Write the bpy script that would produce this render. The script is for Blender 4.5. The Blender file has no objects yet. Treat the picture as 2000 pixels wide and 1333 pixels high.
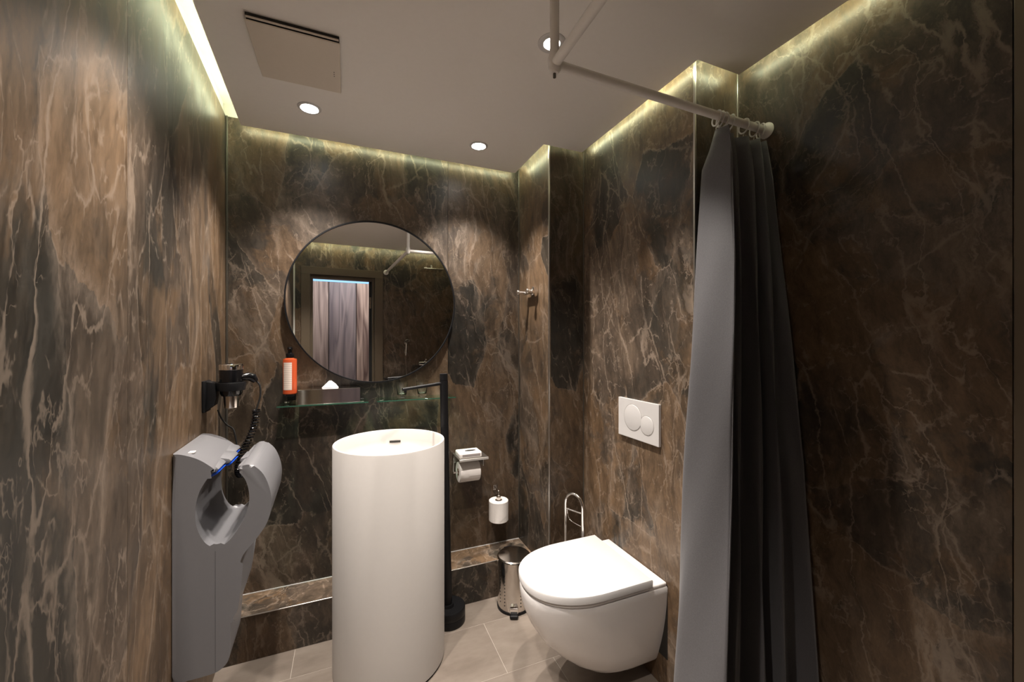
import bpy, bmesh, math, random
from mathutils import Vector, Matrix
PI = math.pi
random.seed(7)
S = bpy.context.scene
C = S.collection

# ---------------------------------------------------------------- camera
EYE = 1.3209
cam = bpy.data.cameras.new('camera'); camo = bpy.data.objects.new('camera', cam); C.objects.link(camo)
cam.sensor_width = 36.0; cam.lens = 778.0 / 2000 * 36.0; cam.clip_start = 0.02
camo.location = (0, 0, EYE)
camo.rotation_euler = (PI / 2, 0, -math.radians(22.5))
S.camera = camo

# ---------------------------------------------------------------- world, exposure
w = bpy.data.worlds.new('world'); S.world = w; w.use_nodes = True
w.node_tree.nodes['Background'].inputs[0].default_value = (0.5, 0.5, 0.55, 1)
w.node_tree.nodes['Background'].inputs[1].default_value = 0.0
vs = S.view_settings
vs.view_transform = 'Standard'; vs.look = 'None'; vs.gamma = 1.0; vs.use_curve_mapping = False
vs.exposure = 0.20
S.cycles.max_bounces = 10
S.cycles.adaptive_threshold = 0.02
SPOT_POWER = 84.0       # each downlight, W
SPOT_COL = (1.0, 0.915, 0.83)
LED_STRENGTH = 36.0
LED_COL = (0.95, 1.0, 0.64)
HALL_POWER = 15.0

# ---------------------------------------------------------------- room measures
YB = 2.1                 # back wall
XA, YBX = 0.9145, 1.7354   # first pipe casing corner
XC, YD = 1.1142, 1.0336    # toilet wall, its outer corner
XE = 1.3225              # shower wall
YF = -0.2                # front wall
ZC = 2.262              # dropped ceiling underside
ZS = 2.37                # slab
def xl(y): return -0.4925 + 0.0475 * (YB - y)   # left wall runs slightly askew

# ================================================================ materials
def newmat(name):
    m = bpy.data.materials.new(name); m.use_nodes = True
    nt = m.node_tree; b = nt.nodes['Principled BSDF']
    return m, nt, b
def N(nt, t, **kw):
    n = nt.nodes.new(t)
    for k, v in kw.items(): setattr(n, k, v)
    return n
def pmat(name, col, rough=0.5, metal=0.0, **kw):
    m, nt, b = newmat(name)
    b.inputs['Base Color'].default_value = (*col, 1); b.inputs['Roughness'].default_value = rough
    b.inputs['Metallic'].default_value = metal
    for k, v in kw.items(): b.inputs[k].default_value = v
    # fine procedural grain so that no surface is perfectly flat
    if metal < 0.5 and not kw.get('Transmission Weight'):
        tc = N(nt, 'ShaderNodeTexCoord'); no = N(nt, 'ShaderNodeTexNoise')
        no.inputs['Scale'].default_value = 60; no.inputs['Detail'].default_value = 3
        nt.links.new(tc.outputs['Object'], no.inputs['Vector'])
        mx = N(nt, 'ShaderNodeMix', data_type='RGBA', blend_type='MULTIPLY')
        mx.inputs[0].default_value = 0.04
        mx.inputs[6].default_value = (*col, 1)
        nt.links.new(no.outputs['Fac'], mx.inputs[7]); nt.links.new(mx.outputs[2], b.inputs['Base Color'])
    return m
def emat(name, col, strength):
    m, nt, b = newmat(name)
    b.inputs['Base Color'].default_value = (0, 0, 0, 1)
    b.inputs['Emission Color'].default_value = (*col, 1); b.inputs['Emission Strength'].default_value = strength
    return m

def marble(name, seed, vertical=0.5, tone=1.0):
    m, nt, b = newmat(name); L = nt.links.new
    tc = N(nt, 'ShaderNodeTexCoord')
    mp = N(nt, 'ShaderNodeMapping')
    mp.inputs['Location'].default_value = (seed * 3.17, seed * 1.73, seed * 2.41)
    mp.inputs['Rotation'].default_value = (0.22, 0.26, 0)
    mp.inputs['Scale'].default_value = (1, 1, vertical)
    L(tc.outputs['Object'], mp.inputs['Vector'])
    P0 = mp.outputs[0]
    def noise(scale, detail, rough, src=P0):
        n = N(nt, 'ShaderNodeTexNoise'); n.inputs['Scale'].default_value = scale
        n.inputs['Detail'].default_value = detail; n.inputs['Roughness'].default_value = rough
        L(src, n.inputs['Vector']); return n
    def mapping(src, scale, rot=(0, 0, 0), loc=(0, 0, 0)):
        q = N(nt, 'ShaderNodeMapping'); q.inputs['Scale'].default_value = scale; q.inputs['Rotation'].default_value = rot; q.inputs['Location'].default_value = loc
        L(src, q.inputs['Vector']); return q.outputs[0]
    def math_(op, a, bb=None):
        n = N(nt, 'ShaderNodeMath', operation=op)
        for i, v in enumerate((a, bb)):
            if v is None: continue
            if isinstance(v, (int, float)): n.inputs[i].default_value = v
            else: L(v, n.inputs[i])
        return n.outputs[0]
    def smooth(src, lo, hi, a=0.0, bb=1.0):
        n = N(nt, 'ShaderNodeMapRange', interpolation_type='SMOOTHSTEP')
        n.inputs[1].default_value = lo; n.inputs[2].default_value = hi
        n.inputs[3].default_value = a; n.inputs[4].default_value = bb
        L(src, n.inputs[0]); return n.outputs[0]
    def ramp(src, stops):
        r = N(nt, 'ShaderNodeValToRGB'); e = r.color_ramp.elements
        while len(e) < len(stops): e.new(0.5)
        for k, (p, c) in enumerate(stops): e[k].position = p; e[k].color = (*c, 1)
        L(src, r.inputs[0]); return r.outputs[0]
    def mix(fac, a, bb, mode='MIX'):
        n = N(nt, 'ShaderNodeMix', data_type='RGBA', blend_type=mode)
        for i, v in ((0, fac), (6, a), (7, bb)):
            if isinstance(v, (int, float)): n.inputs[i].default_value = v
            elif isinstance(v, tuple): n.inputs[i].default_value = (*v, 1)
            else: L(v, n.inputs[i])
        return n.outputs[2]
    def sep(src):
        n = N(nt, 'ShaderNodeSeparateColor'); L(src, n.inputs[0]); return n.outputs
    # a slow and a jagged warp field
    def field(scale, detail, rough):
        n = noise(scale, detail, rough)
        v = N(nt, 'ShaderNodeVectorMath', operation='SUBTRACT'); L(n.outputs['Color'], v.inputs[0]); v.inputs[1].default_value = (0.5, 0.5, 0.5)
        return n, v.outputs[0]
    wn, wv = field(2.4, 2, 0.5)
    jn, jv = field(11.0, 4, 0.68)
    def warped(a1, a2):
        out = P0
        for vv, amt in ((wv, a1), (jv, a2)):
            sc = N(nt, 'ShaderNodeVectorMath', operation='SCALE'); L(vv, sc.inputs[0]); sc.inputs['Scale'].default_value = amt
            a = N(nt, 'ShaderNodeVectorMath', operation='ADD'); L(out, a.inputs[0]); L(sc.outputs[0], a.inputs[1]); out = a.outputs[0]
        return out
    W1, W2 = warped(0.30, 0.10), warped(0.16, 0.045)
    # clouds
    cl = noise(2.6, 5, 0.66, W1); R, G, B = sep(cl.outputs['Color'])[:3]
    base = ramp(R, [(0.36, (0.030, 0.025, 0.020)), (0.46, (0.052, 0.039, 0.029)), (0.55, (0.082, 0.060, 0.043)), (0.66, (0.118, 0.090, 0.067))])
    base = mix(smooth(G, 0.50, 0.57, 0, 0.75), base, (0.096, 0.060, 0.033))
    # broken blocks of darker and rustier stone, edges shared with the main veins
    MV = mapping(W2, (1, 1, 0.70), (0.1, 0.2, 0.3))
    vc = N(nt, 'ShaderNodeTexVoronoi', feature='F1'); vc.inputs['Scale'].default_value = 4.2; L(MV, vc.inputs['Vector'])
    cr, cg, cb = sep(vc.outputs['Color'])[:3]
    base = mix(math_('MULTIPLY', smooth(cr, 0.50, 0.80), smooth(B, 0.44, 0.54, 0.10, 0.85)), base, (0.020, 0.019, 0.016))
    base = mix(math_('MULTIPLY', smooth(cg, 0.62, 0.72), smooth(G, 0.38, 0.50, 0.0, 0.65)), base, (0.120, 0.078, 0.046))
    # brushed fine mottling
    fm = noise(30, 5, 0.78, mapping(W2, (1, 1, 0.30), (0.30, 0.30, 0)))
    base = mix(1.0, base, ramp(fm.outputs['Fac'], [(0.30, (0.50, 0.50, 0.50)), (0.70, (1.50, 1.47, 1.44))]), 'MULTIPLY')
    # veins
    mw = sep(wn.outputs['Color'])[:3]; mj = sep(jn.outputs['Color'])[:3]
    wmod = smooth(fm.outputs['Fac'], 0.34, 0.66, 0.15, 1.6)
    def crack(src, scale, width, mask, lo, hi, k):
        vv = N(nt, 'ShaderNodeTexVoronoi', feature='DISTANCE_TO_EDGE'); vv.inputs['Scale'].default_value = scale; L(src, vv.inputs['Vector'])
        line = math_('SUBTRACT', 1.0, math_('MINIMUM', math_('DIVIDE', vv.outputs['Distance'], math_('MULTIPLY', wmod, width)), 1.0))
        return math_('MULTIPLY', math_('MULTIPLY', line, smooth(mask, lo, hi)), k), vv.outputs['Distance']
    c1, d1_ = crack(MV, 4.2, 0.017, mj[0], 0.42, 0.54, 1.0)
    c2, d2_ = crack(mapping(W2, (1, 1, 0.45), (0.35, -0.3, 0.7), (3, 1, 5)), 7.5, 0.024, R, 0.48, 0.56, 0.9)
    c3, d3_ = crack(mapping(W1, (1, 0.6, 1.0), (-0.5, 0.6, 0.2), (7, 2, 1)), 17.0, 0.046, mj[1], 0.49, 0.57, 0.8)
    halo = math_('MULTIPLY', smooth(d1_, 0.0, 0.09, 0.42, 0.0), smooth(mw[0], 0.44, 0.58))
    def stroke(rot, sc, loc, k, mask, lo, hi):
        n_ = noise(sc, 2, 0.5, mapping(W2, (1, 1, 0.16), rot, loc)).outputs['Fac']
        d_ = math_('ABSOLUTE', math_('SUBTRACT', n_, 0.5))
        return math_('MULTIPLY', math_('MULTIPLY', smooth(math_('DIVIDE', d_, wmod), 0.0, 0.011, 1, 0), smooth(mask, lo, hi)), k)
    s1 = stroke((0.28, -0.22, 0.4), 4.6, (1, 4, 2), 1.0, mw[1], 0.42, 0.54)
    s2 = stroke((-0.65, 0.75, 1.2), 6.0, (6, 1, 8), 0.85, mj[2], 0.47, 0.57)
    c4 = math_('MAXIMUM', s1, s2)
    tot = math_('MAXIMUM', math_('MAXIMUM', math_('MAXIMUM', c1, c2), math_('MAXIMUM', c3, c4)), math_('MULTIPLY', halo, wmod))
    base = mix(math_('MULTIPLY', tot, 0.52), base, (0.255, 0.200, 0.155))
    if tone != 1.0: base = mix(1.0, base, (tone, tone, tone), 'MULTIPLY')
    L(base, b.inputs['Base Color'])
    L(smooth(fm.outputs['Fac'], 0.3, 0.7, 0.36, 0.47), b.inputs['Roughness'])
    b.inputs['Specular IOR Level'].default_value = 0.42
    return m

def tile_mat():
    m, nt, b = newmat('taupe_tile'); L = nt.links.new
    tc = N(nt, 'ShaderNodeTexCoord'); oi = N(nt, 'ShaderNodeObjectInfo')
    add = N(nt, 'ShaderNodeVectorMath', operation='ADD'); L(tc.outputs['Object'], add.inputs[0])
    sc = N(nt, 'ShaderNodeMath', operation='MULTIPLY'); L(oi.outputs['Random'], sc.inputs[0]); sc.inputs[1].default_value = 20
    L(sc.outputs[0], add.inputs[1])
    mp = N(nt, 'ShaderNodeMapping'); mp.inputs['Scale'].default_value = (1, 2.2, 1); L(add.outputs[0], mp.inputs['Vector'])
    n = N(nt, 'ShaderNodeTexNoise'); n.inputs['Scale'].default_value = 4.5; n.inputs['Detail'].default_value = 8; n.inputs['Roughness'].default_value = 0.62
    L(mp.outputs[0], n.inputs['Vector'])
    r = N(nt, 'ShaderNodeValToRGB'); r.color_ramp.elements[0].position = 0.3; r.color_ramp.elements[1].position = 0.72
    r.color_ramp.elements[0].color = (0.178, 0.143, 0.117, 1); r.color_ramp.elements[1].color = (0.285, 0.240, 0.202, 1)
    L(n.outputs['Fac'], r.inputs[0]); L(r.outputs[0], b.inputs['Base Color'])
    b.inputs['Roughness'].default_value = 0.42
    return m

def wood_mat(name, c1, c2, seed):
    m, nt, b = newmat(name); L = nt.links.new
    tc = N(nt, 'ShaderNodeTexCoord'); mp = N(nt, 'ShaderNodeMapping')
    mp.inputs['Scale'].default_value = (7, 1, 0.55); mp.inputs['Location'].default_value = (seed, seed * 2, seed * 3)
    L(tc.outputs['Object'], mp.inputs['Vector'])
    n = N(nt, 'ShaderNodeTexNoise'); n.inputs['Scale'].default_value = 1.6; n.inputs['Detail'].default_value = 2; n.inputs['Distortion'].default_value = 0.6
    L(mp.outputs[0], n.inputs['Vector'])
    mu = N(nt, 'ShaderNodeMath', operation='MULTIPLY'); mu.inputs[1].default_value = 7; L(n.outputs['Fac'], mu.inputs[0])
    fr = N(nt, 'ShaderNodeMath', operation='PINGPONG'); fr.inputs[1].default_value = 1; L(mu.outputs[0], fr.inputs[0])
    r = N(nt, 'ShaderNodeValToRGB'); r.color_ramp.elements[0].color = (*c1, 1); r.color_ramp.elements[1].color = (*c2, 1)
    L(fr.outputs[0], r.inputs[0]); L(r.outputs[0], b.inputs['Base Color']); b.inputs['Roughness'].default_value = 0.5
    return m

def fabric_mat():
    m, nt, b = newmat('charcoal_fabric'); L = nt.links.new
    tc = N(nt, 'ShaderNodeTexCoord')
    n = N(nt, 'ShaderNodeTexNoise'); n.inputs['Scale'].default_value = 300; L(tc.outputs['Object'], n.inputs['Vector'])
    r = N(nt, 'ShaderNodeValToRGB'); r.color_ramp.elements[0].color = (0.072, 0.070, 0.076, 1); r.color_ramp.elements[1].color = (0.118, 0.114, 0.122, 1)
    L(n.outputs['Fac'], r.inputs[0]); L(r.outputs[0], b.inputs['Base Color'])
    b.inputs['Roughness'].default_value = 0.62; b.inputs['Sheen Weight'].default_value = 0.12
    bp = N(nt, 'ShaderNodeBump'); bp.inputs['Strength'].default_value = 0.12; bp.inputs['Distance'].default_value = 0.001
    L(n.outputs['Fac'], bp.inputs['Height']); L(bp.outputs[0], b.inputs['Normal'])
    return m

M = {}
MARB = [marble('brown_marble_%d' % i, i + 1.3, v, k) for i, (v, k) in enumerate(((0.75, 0.95), (0.75, 0.7), (0.50, 1.1), (0.50, 1.1), (0.7, 1.0), (0.7, 1.45), (0.85, 0.95), (0.9, 0.95)))]  # boards differ in print; second one also darkened to offset the downlight beside it
MARB.append(marble('lit_marble', 4.4, 1.0, 1.7))  # ledge top: brightness from the downlights overhead is put into its colour
M['tile'] = tile_mat(); M['fabric'] = fabric_mat()
M['grout'] = pmat('pale_grout', (0.55, 0.49, 0.43), 0.8)
M['plaster'] = pmat('ceiling_paint', (0.90, 0.86, 0.82), 0.6)
M['cove'] = pmat('cove_paint', (0.80, 0.79, 0.74), 0.8)
M['alu'] = pmat('brushed_aluminium', (0.62, 0.60, 0.57), 0.32, 1.0)
M['dark_alu'] = pmat('dark_profile', (0.16, 0.15, 0.13), 0.35, 0.8)
M['chrome'] = pmat('chrome', (0.86, 0.85, 0.84), 0.06, 1.0)
M['steel'] = pmat('polished_steel', (0.62, 0.58, 0.54), 0.16, 1.0)
M['black'] = pmat('matt_black', (0.007, 0.007, 0.008), 0.42, 0.0, **{'Specular IOR Level': 0.25})
M['gloss_black'] = pmat('gloss_black', (0.006, 0.006, 0.007), 0.15)
M['rubber'] = pmat('black_rubber', (0.012, 0.012, 0.012), 0.6)
M['resin'] = pmat('white_resin', (0.54, 0.512, 0.49), 0.5)
M['ceramic'] = pmat('white_ceramic', (0.78, 0.755, 0.745), 0.06)
M['plastic'] = pmat('white_plastic', (0.66, 0.645, 0.64), 0.3)
M['rodwhite'] = pmat('white_lacquer', (0.84, 0.80, 0.76), 0.3)
M['paper'] = pmat('white_paper', (0.82, 0.78, 0.75), 0.9)
M['slot'] = pmat('dark_slot', (0.02, 0.018, 0.015), 0.7)
M['grey'] = pmat('silver_grey_plastic', (0.165, 0.163, 0.173), 0.30)
M['greydark'] = pmat('dark_grey_plastic', (0.10, 0.10, 0.105), 0.25)
M['blue'] = pmat('blue_plastic', (0.02, 0.11, 0.75), 0.2)
M['mirror'] = pmat('mirror_silver', (0.90, 0.90, 0.89), 0.0, 1.0)
def thin_glass(name, tint, gloss=1.0):
    m, nt, b = newmat(name); L = nt.links.new
    out = nt.nodes['Material Output']; nt.nodes.remove(b)
    tr = N(nt, 'ShaderNodeBsdfTransparent'); tr.inputs[0].default_value = (*tint, 1)
    gl = N(nt, 'ShaderNodeBsdfGlossy'); gl.inputs['Roughness'].default_value = 0.02; gl.inputs[0].default_value = (0.95, 1, 0.97, 1)
    fr = N(nt, 'ShaderNodeLayerWeight'); fr.inputs['Blend'].default_value = 0.5
    pw = N(nt, 'ShaderNodeMath', operation='POWER'); pw.inputs[1].default_value = 3.5; L(fr.outputs['Facing'], pw.inputs[0])
    mu = N(nt, 'ShaderNodeMath', operation='MULTIPLY_ADD', use_clamp=True); mu.inputs[1].default_value = 0.7 * gloss; mu.inputs[2].default_value = 0.045 * gloss; L(pw.outputs[0], mu.inputs[0])
    mx = N(nt, 'ShaderNodeMixShader'); L(mu.outputs[0], mx.inputs[0]); L(tr.outputs[0], mx.inputs[1]); L(gl.outputs[0], mx.inputs[2])
    L(mx.outputs[0], out.inputs['Surface']); return m
M['glass'] = pmat('clear_glass', (0.97, 1.0, 0.98), 0.0, 0.0, **{'Transmission Weight': 1.0, 'IOR': 1.47})
M['shelfglass'] = thin_glass('green_glass', (0.80, 0.95, 0.86))
M['glassedge'] = pmat('green_glass_edge', (0.03, 0.09, 0.06), 0.1)
M['orange'] = pmat('orange_soap', (0.52, 0.085, 0.028), 0.15, 0.0, **{'Coat Weight': 0.5})
M['frame'] = pmat('brown_door_frame', (0.115, 0.085, 0.055), 0.5)
M['hall'] = pmat('hall_paint', (0.35, 0.34, 0.36), 0.7)
M['ventplate'] = pmat('vent_cream', (0.72, 0.64, 0.55), 0.45)
M['led'] = emat('led_strip_light', LED_COL, LED_STRENGTH)
M['lens'] = emat('downlight_lens', (1.0, 0.97, 0.93), 40)
M['blueled'] = emat('blue_led_light', (0.28, 0.58, 1.0), 1.3)
def label_mat():
    m, nt, b = newmat('printed_label'); L = nt.links.new
    tc = N(nt, 'ShaderNodeTexCoord'); wv = N(nt, 'ShaderNodeTexWave', wave_type='BANDS', bands_direction='Z'); wv.inputs['Scale'].default_value = 38
    L(tc.outputs['Object'], wv.inputs['Vector'])
    r = N(nt, 'ShaderNodeValToRGB'); r.color_ramp.elements[0].position = 0.0; r.color_ramp.elements[1].position = 0.25
    r.color_ramp.elements[0].color = (0.50, 0.38, 0.33, 1); r.color_ramp.elements[1].color = (0.80, 0.68, 0.60, 1)
    L(wv.outputs['Fac'], r.inputs[0]); L(r.outputs[0], b.inputs['Base Color']); b.inputs['Roughness'].default_value = 0.6
    return m
M['label'] = label_mat()

# ================================================================ mesh helpers
def obj(name, bm, mat, parent=None, smooth=False, loc=None, rot=None):
    me = bpy.data.meshes.new(name); bmesh.ops.recalc_face_normals(bm, faces=bm.faces[:])
    bm.to_mesh(me); bm.free(); me.materials.append(mat)
    if smooth:
        for p in me.polygons: p.use_smooth = True
        try: me.set_sharp_from_angle(angle=math.radians(38))
        except Exception: pass
    o = bpy.data.objects.new(name, me); C.objects.link(o)
    if parent: o.parent = parent
    if loc: o.location = loc
    if rot: o.rotation_euler = rot
    return o
def tag(o, label, cat, group=None):
    o['label'] = label; o['category'] = cat
    if group: o['group'] = group
    return o
def thing(name, label, cat, loc=(0, 0, 0), rz=0.0, group=None):
    o = bpy.data.objects.new(name, None); C.objects.link(o); o.empty_display_size = 0.05
    o.location = loc; o.rotation_euler = (0, 0, rz)
    return tag(o, label, cat, group)
def struct(o, label=None):
    o['kind'] = 'structure'
    if label: o['label'] = label
    return o
def box(x0, x1, y0, y1, z0, z1, bev=0.0, seg=2, bm=None):
    t = bmesh.new()
    r = bmesh.ops.create_cube(t, size=1.0)
    for v in r['verts']:
        v.co = Vector((x0 + (v.co.x + 0.5) * (x1 - x0), y0 + (v.co.y + 0.5) * (y1 - y0), z0 + (v.co.z + 0.5) * (z1 - z0)))
    if bev > 0: bmesh.ops.bevel(t, geom=t.edges[:], offset=bev, segments=seg, profile=0.5, affect='EDGES')
    return merge(t, bm)
def merge(t, bm=None, mat=None):
    if mat is not None: bmesh.ops.transform(t, matrix=mat, verts=t.verts[:])
    if bm is None: return t
    me = bpy.data.meshes.new('tmp'); t.to_mesh(me); t.free(); bm.from_mesh(me); bpy.data.meshes.remove(me)
    return bm
def lathe(prof, seg=48, bm=None, mat=None, close=False):
    """prof: list of (r, z); r==0 ends give poles"""
    t = bmesh.new(); rings = []
    for r, z in prof:
        if r < 1e-6: rings.append([t.verts.new((0, 0, z))])
        else: rings.append([t.verts.new((r * math.cos(2 * PI * k / seg), r * math.sin(2 * PI * k / seg), z)) for k in range(seg)])
    prs = list(zip(rings, rings[1:])) + ([(rings[-1], rings[0])] if close else [])
    for a, b in prs:
        for k in range(seg):
            k2 = (k + 1) % seg
            f = [a[k], a[k2], b[k2], b[k]] if len(a) > 1 and len(b) > 1 else ([a[0], b[k2], b[k]] if len(a) == 1 else [a[k], a[k2], b[0]])
            try: t.faces.new(f)
            except ValueError: pass
    return merge(t, bm, mat)
def cyl(r, z0, z1, seg=32, bev=0.0, bm=None, mat=None):
    b = min(bev, r * 0.9)
    if b > 0: return lathe([(0, z0), (r - b, z0), (r, z0 + b), (r, z1 - b), (r - b, z1), (0, z1)], seg, bm, mat)
    return lathe([(0, z0), (r, z0), (r, z1), (0, z1)], seg, bm, mat)
def axis(p, d):
    """matrix carrying +Z to direction d at p"""
    return Matrix.Translation(Vector(p)) @ Vector(d).to_track_quat('Z', 'Y').to_matrix().to_4x4()
def tube(pts, r, seg=12, bm=None, caps=True, closed=False):
    """round sweep along a list of points; r number or list"""
    t = bmesh.new(); pts = [Vector(p) for p in pts]; n = len(pts)
    rs = r if isinstance(r, (list, tuple)) else [r] * n
    rings = []; up = None
    for i, p in enumerate(pts):
        if closed: d = (pts[(i + 1) % n] - pts[i - 1])
        else: d = (pts[min(i + 1, n - 1)] - pts[max(i - 1, 0)])
        d.normalize()
        if up is None:
            up = Vector((0, 0, 1)) if abs(d.z) < 0.9 else Vector((1, 0, 0))
        s = d.cross(up)
        if s.length < 1e-5: s = d.cross(Vector((0, 1, 0)))
        s.normalize(); u = s.cross(d).normalized(); up = u
        rings.append([t.verts.new(p + rs[i] * (math.cos(2 * PI * k / seg) * s + math.sin(2 * PI * k / seg) * u)) for k in range(seg)])
    prs = list(zip(rings, rings[1:])) + ([(rings[-1], rings[0])] if closed else [])
    for a, b in prs:
        for k in range(seg): t.faces.new([a[k], a[(k + 1) % seg], b[(k + 1) % seg], b[k]])
    if caps and not closed:
        t.faces.new(rings[0][::-1]); t.faces.new(rings[-1])
    return merge(t, bm)
def prism(poly, a0, a1, plane='XY', bev=0.0, seg=2, bm=None):
    """extrude a 2D polygon: XY along z, XZ along y, YZ along x"""
    t = bmesh.new()
    def P(u, v, a): return (u, v, a) if plane == 'XY' else ((u, a, v) if plane == 'XZ' else (a, u, v))
    A = [t.verts.new(P(u, v, a0)) for u, v in poly]; B = [t.verts.new(P(u, v, a1)) for u, v in poly]
    fa = t.faces.new(A); fb = t.faces.new(B[::-1])
    n = len(poly)
    for k in range(n): t.faces.new([A[k], B[k], B[(k + 1) % n], A[(k + 1) % n]])
    if bev > 0:
        es = list(fa.edges) + list(fb.edges)
        bmesh.ops.bevel(t, geom=es, offset=bev, segments=seg, profile=0.5, affect='EDGES')
    return merge(t, bm)
def arc(cx, cy, r, a0, a1, n):
    return [(cx + r * math.cos(a0 + (a1 - a0) * k / n), cy + r * math.sin(a0 + (a1 - a0) * k / n)) for k in range(n + 1)]
def catmull(pts, n=8, closed=False):
    out = []; m = len(pts)
    rng = range(m) if closed else range(m - 1)
    for i in rng:
        if closed: p0, p1, p2, p3 = pts[i - 1], pts[i], pts[(i + 1) % m], pts[(i + 2) % m]
        else: p0, p1, p2, p3 = pts[max(i - 1, 0)], pts[i], pts[i + 1], pts[min(i + 2, m - 1)]
        for k in range(n):
            t = k / n
            out.append(tuple(0.5 * ((2 * b) + (-a + c) * t + (2 * a - 5 * b + 4 * c - d) * t * t + (-a + 3 * b - 3 * c + d) * t ** 3) for a, b, c, d in zip(p0, p1, p2, p3)))
    if not closed: out.append(tuple(pts[-1]))
    return out
def bend(pts, r=0.03, n=6):
    """round the corners of a polyline"""
    P = [Vector(p) for p in pts]; out = [P[0]]
    for i in range(1, len(P) - 1):
        a = (P[i - 1] - P[i]); b = (P[i + 1] - P[i]); q = min(r, a.length * .45, b.length * .45)
        s, e = P[i] + a.normalized() * q, P[i] + b.normalized() * q
        for k in range(n + 1):
            t = k / n; out.append((1 - t) ** 2 * s + 2 * t * (1 - t) * P[i] + t * t * e)
    out.append(P[-1]); return out

# ================================================================ the room
# floor: slab of grout + single tiles
floor = struct(obj('floor', box(-0.60, 1.45, -1.3, 2.2, -0.06, -0.0006), M['grout']), 'taupe stone tile floor with pale joints')
REG = [(-0.50, XA, YBX, 1.9316), (-0.50, XC, YD, YBX), (-0.50, XE, YF, YD)]
JT = 0.0018
row0 = 1.77
for rI in range(-1, 8):
    yb_, ya_ = row0 - 0.3 * rI + 0.3, row0 - 0.3 * rI
    ya_, yb_ = row0 - 0.3 * (rI + 1) + JT / 2, row0 - 0.3 * rI - JT / 2
    sh = [-0.205, 0.59, 0.195][(rI + 1) % 3]
    for k in range(-3, 4):
        xa_, xb_ = sh + 0.6 * k + JT / 2, sh + 0.6 * (k + 1) - JT / 2
        bm = bmesh.new(); hit = False
        for (a, b, c, d) in REG:
            x0, x1, y0, y1 = max(xa_, a), min(xb_, b), max(ya_, c), min(yb_, d)
            if x1 - x0 > 0.004 and y1 - y0 > 0.004:
                cxm, cym = (xa_ + xb_) / 2, (ya_ + yb_) / 2
                box(x0 - cxm, x1 - cxm, y0 - cym, y1 - cym, -0.009, 0.0, 0, bm=bm); hit = True
        if hit: obj('tile', bm, M['tile'], floor, loc=(cxm, cym, 0))
        else: bm.free()

# wall panels (thin printed boards on a backing)
ZP = 2.311           # top of the printed boards
def wall(name, backing, panels, label):
    w_ = struct(obj(name, backing, M['cove']), label)
    for bm, mi, loc in panels:
        obj('panel', bm, MARB[mi], w_, loc=loc)
    return w_
T = 0.010
# back
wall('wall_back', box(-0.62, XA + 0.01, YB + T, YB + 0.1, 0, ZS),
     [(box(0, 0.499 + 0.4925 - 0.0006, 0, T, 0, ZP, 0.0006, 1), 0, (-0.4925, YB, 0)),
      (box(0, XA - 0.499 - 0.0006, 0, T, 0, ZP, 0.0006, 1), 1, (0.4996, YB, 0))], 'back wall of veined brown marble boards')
# left: askew, built along its own direction
LA = math.atan2(0.0475, 1.0)
wl = struct(obj('wall_left', box(-0.1, -T, -2.42, 0.0, 0, ZS), M['cove'], loc=(xl(YB), YB, 0), rot=(0, 0, LA)), 'left wall of tall veined brown marble boards')
for (a, b, mi) in ((-0.966 + 0.0006, -0.0005, 2), (-2.30, -0.966 - 0.0006, 3)):
    obj('panel', box(-T, 0, 0, b - a, 0, ZP, 0.0006, 1), MARB[mi], wl, loc=(0, a, 0))
# right: pipe casings and shower wall
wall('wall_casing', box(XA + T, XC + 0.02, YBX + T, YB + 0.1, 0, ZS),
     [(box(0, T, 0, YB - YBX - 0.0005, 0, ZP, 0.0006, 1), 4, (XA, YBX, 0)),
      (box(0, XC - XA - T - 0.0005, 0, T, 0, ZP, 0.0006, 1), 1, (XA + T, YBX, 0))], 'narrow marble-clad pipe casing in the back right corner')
wall('wall_right', box(XC + T, XE + 0.02, YD + T, YBX + 0.1, 0, ZS),
     [(box(0, T, 0, YBX - YD - 0.0005, 0, ZP, 0.0006, 1), 5, (XC, YD, 0)),
      (box(0, XE - XC - T - 0.0005, 0, T, 0, ZP, 0.0006, 1), 0, (XC + T, YD, 0))], 'marble-clad wall behind the toilet')
wall('wall_shower', box(XE + T, XE + 0.1, YF - 0.1, YD + 0.1, 0, ZS),
     [(box(0, T, 0, YD - 0.38, 0, ZP, 0.0006, 1), 6, (XE, 0.3795, 0)),
      (box(0, T, 0, 0.378 - YF, 0, ZP, 0.0006, 1), 7, (XE, YF, 0))], 'dark marble-clad shower wall on the right')
# front, with the doorway
DX0, DX1, DZ = -0.24, 0.357, 1.971
bm = box(-0.62, DX0, YF - 0.1, YF - T, 0, ZS); box(DX1, XE + 0.1, YF - 0.1, YF - T, 0, ZS, bm=bm); box(DX0, DX1, YF - 0.1, YF - T, DZ, ZS, bm=bm)
wall('wall_front', bm,
     [(box(0, DX0 + 0.37, -T, 0, 0, ZP), 4, (-0.37, YF, 0)), (box(0, XE - DX1 - 0.001, -T, 0, 0, ZP, 0.0006, 1), 6, (DX1, YF, 0)),
      (box(0, DX1 - DX0, -T, 0, 0, ZP - DZ), 5, (DX0, YF, DZ))], 'marble-clad front wall with the doorway')
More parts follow.
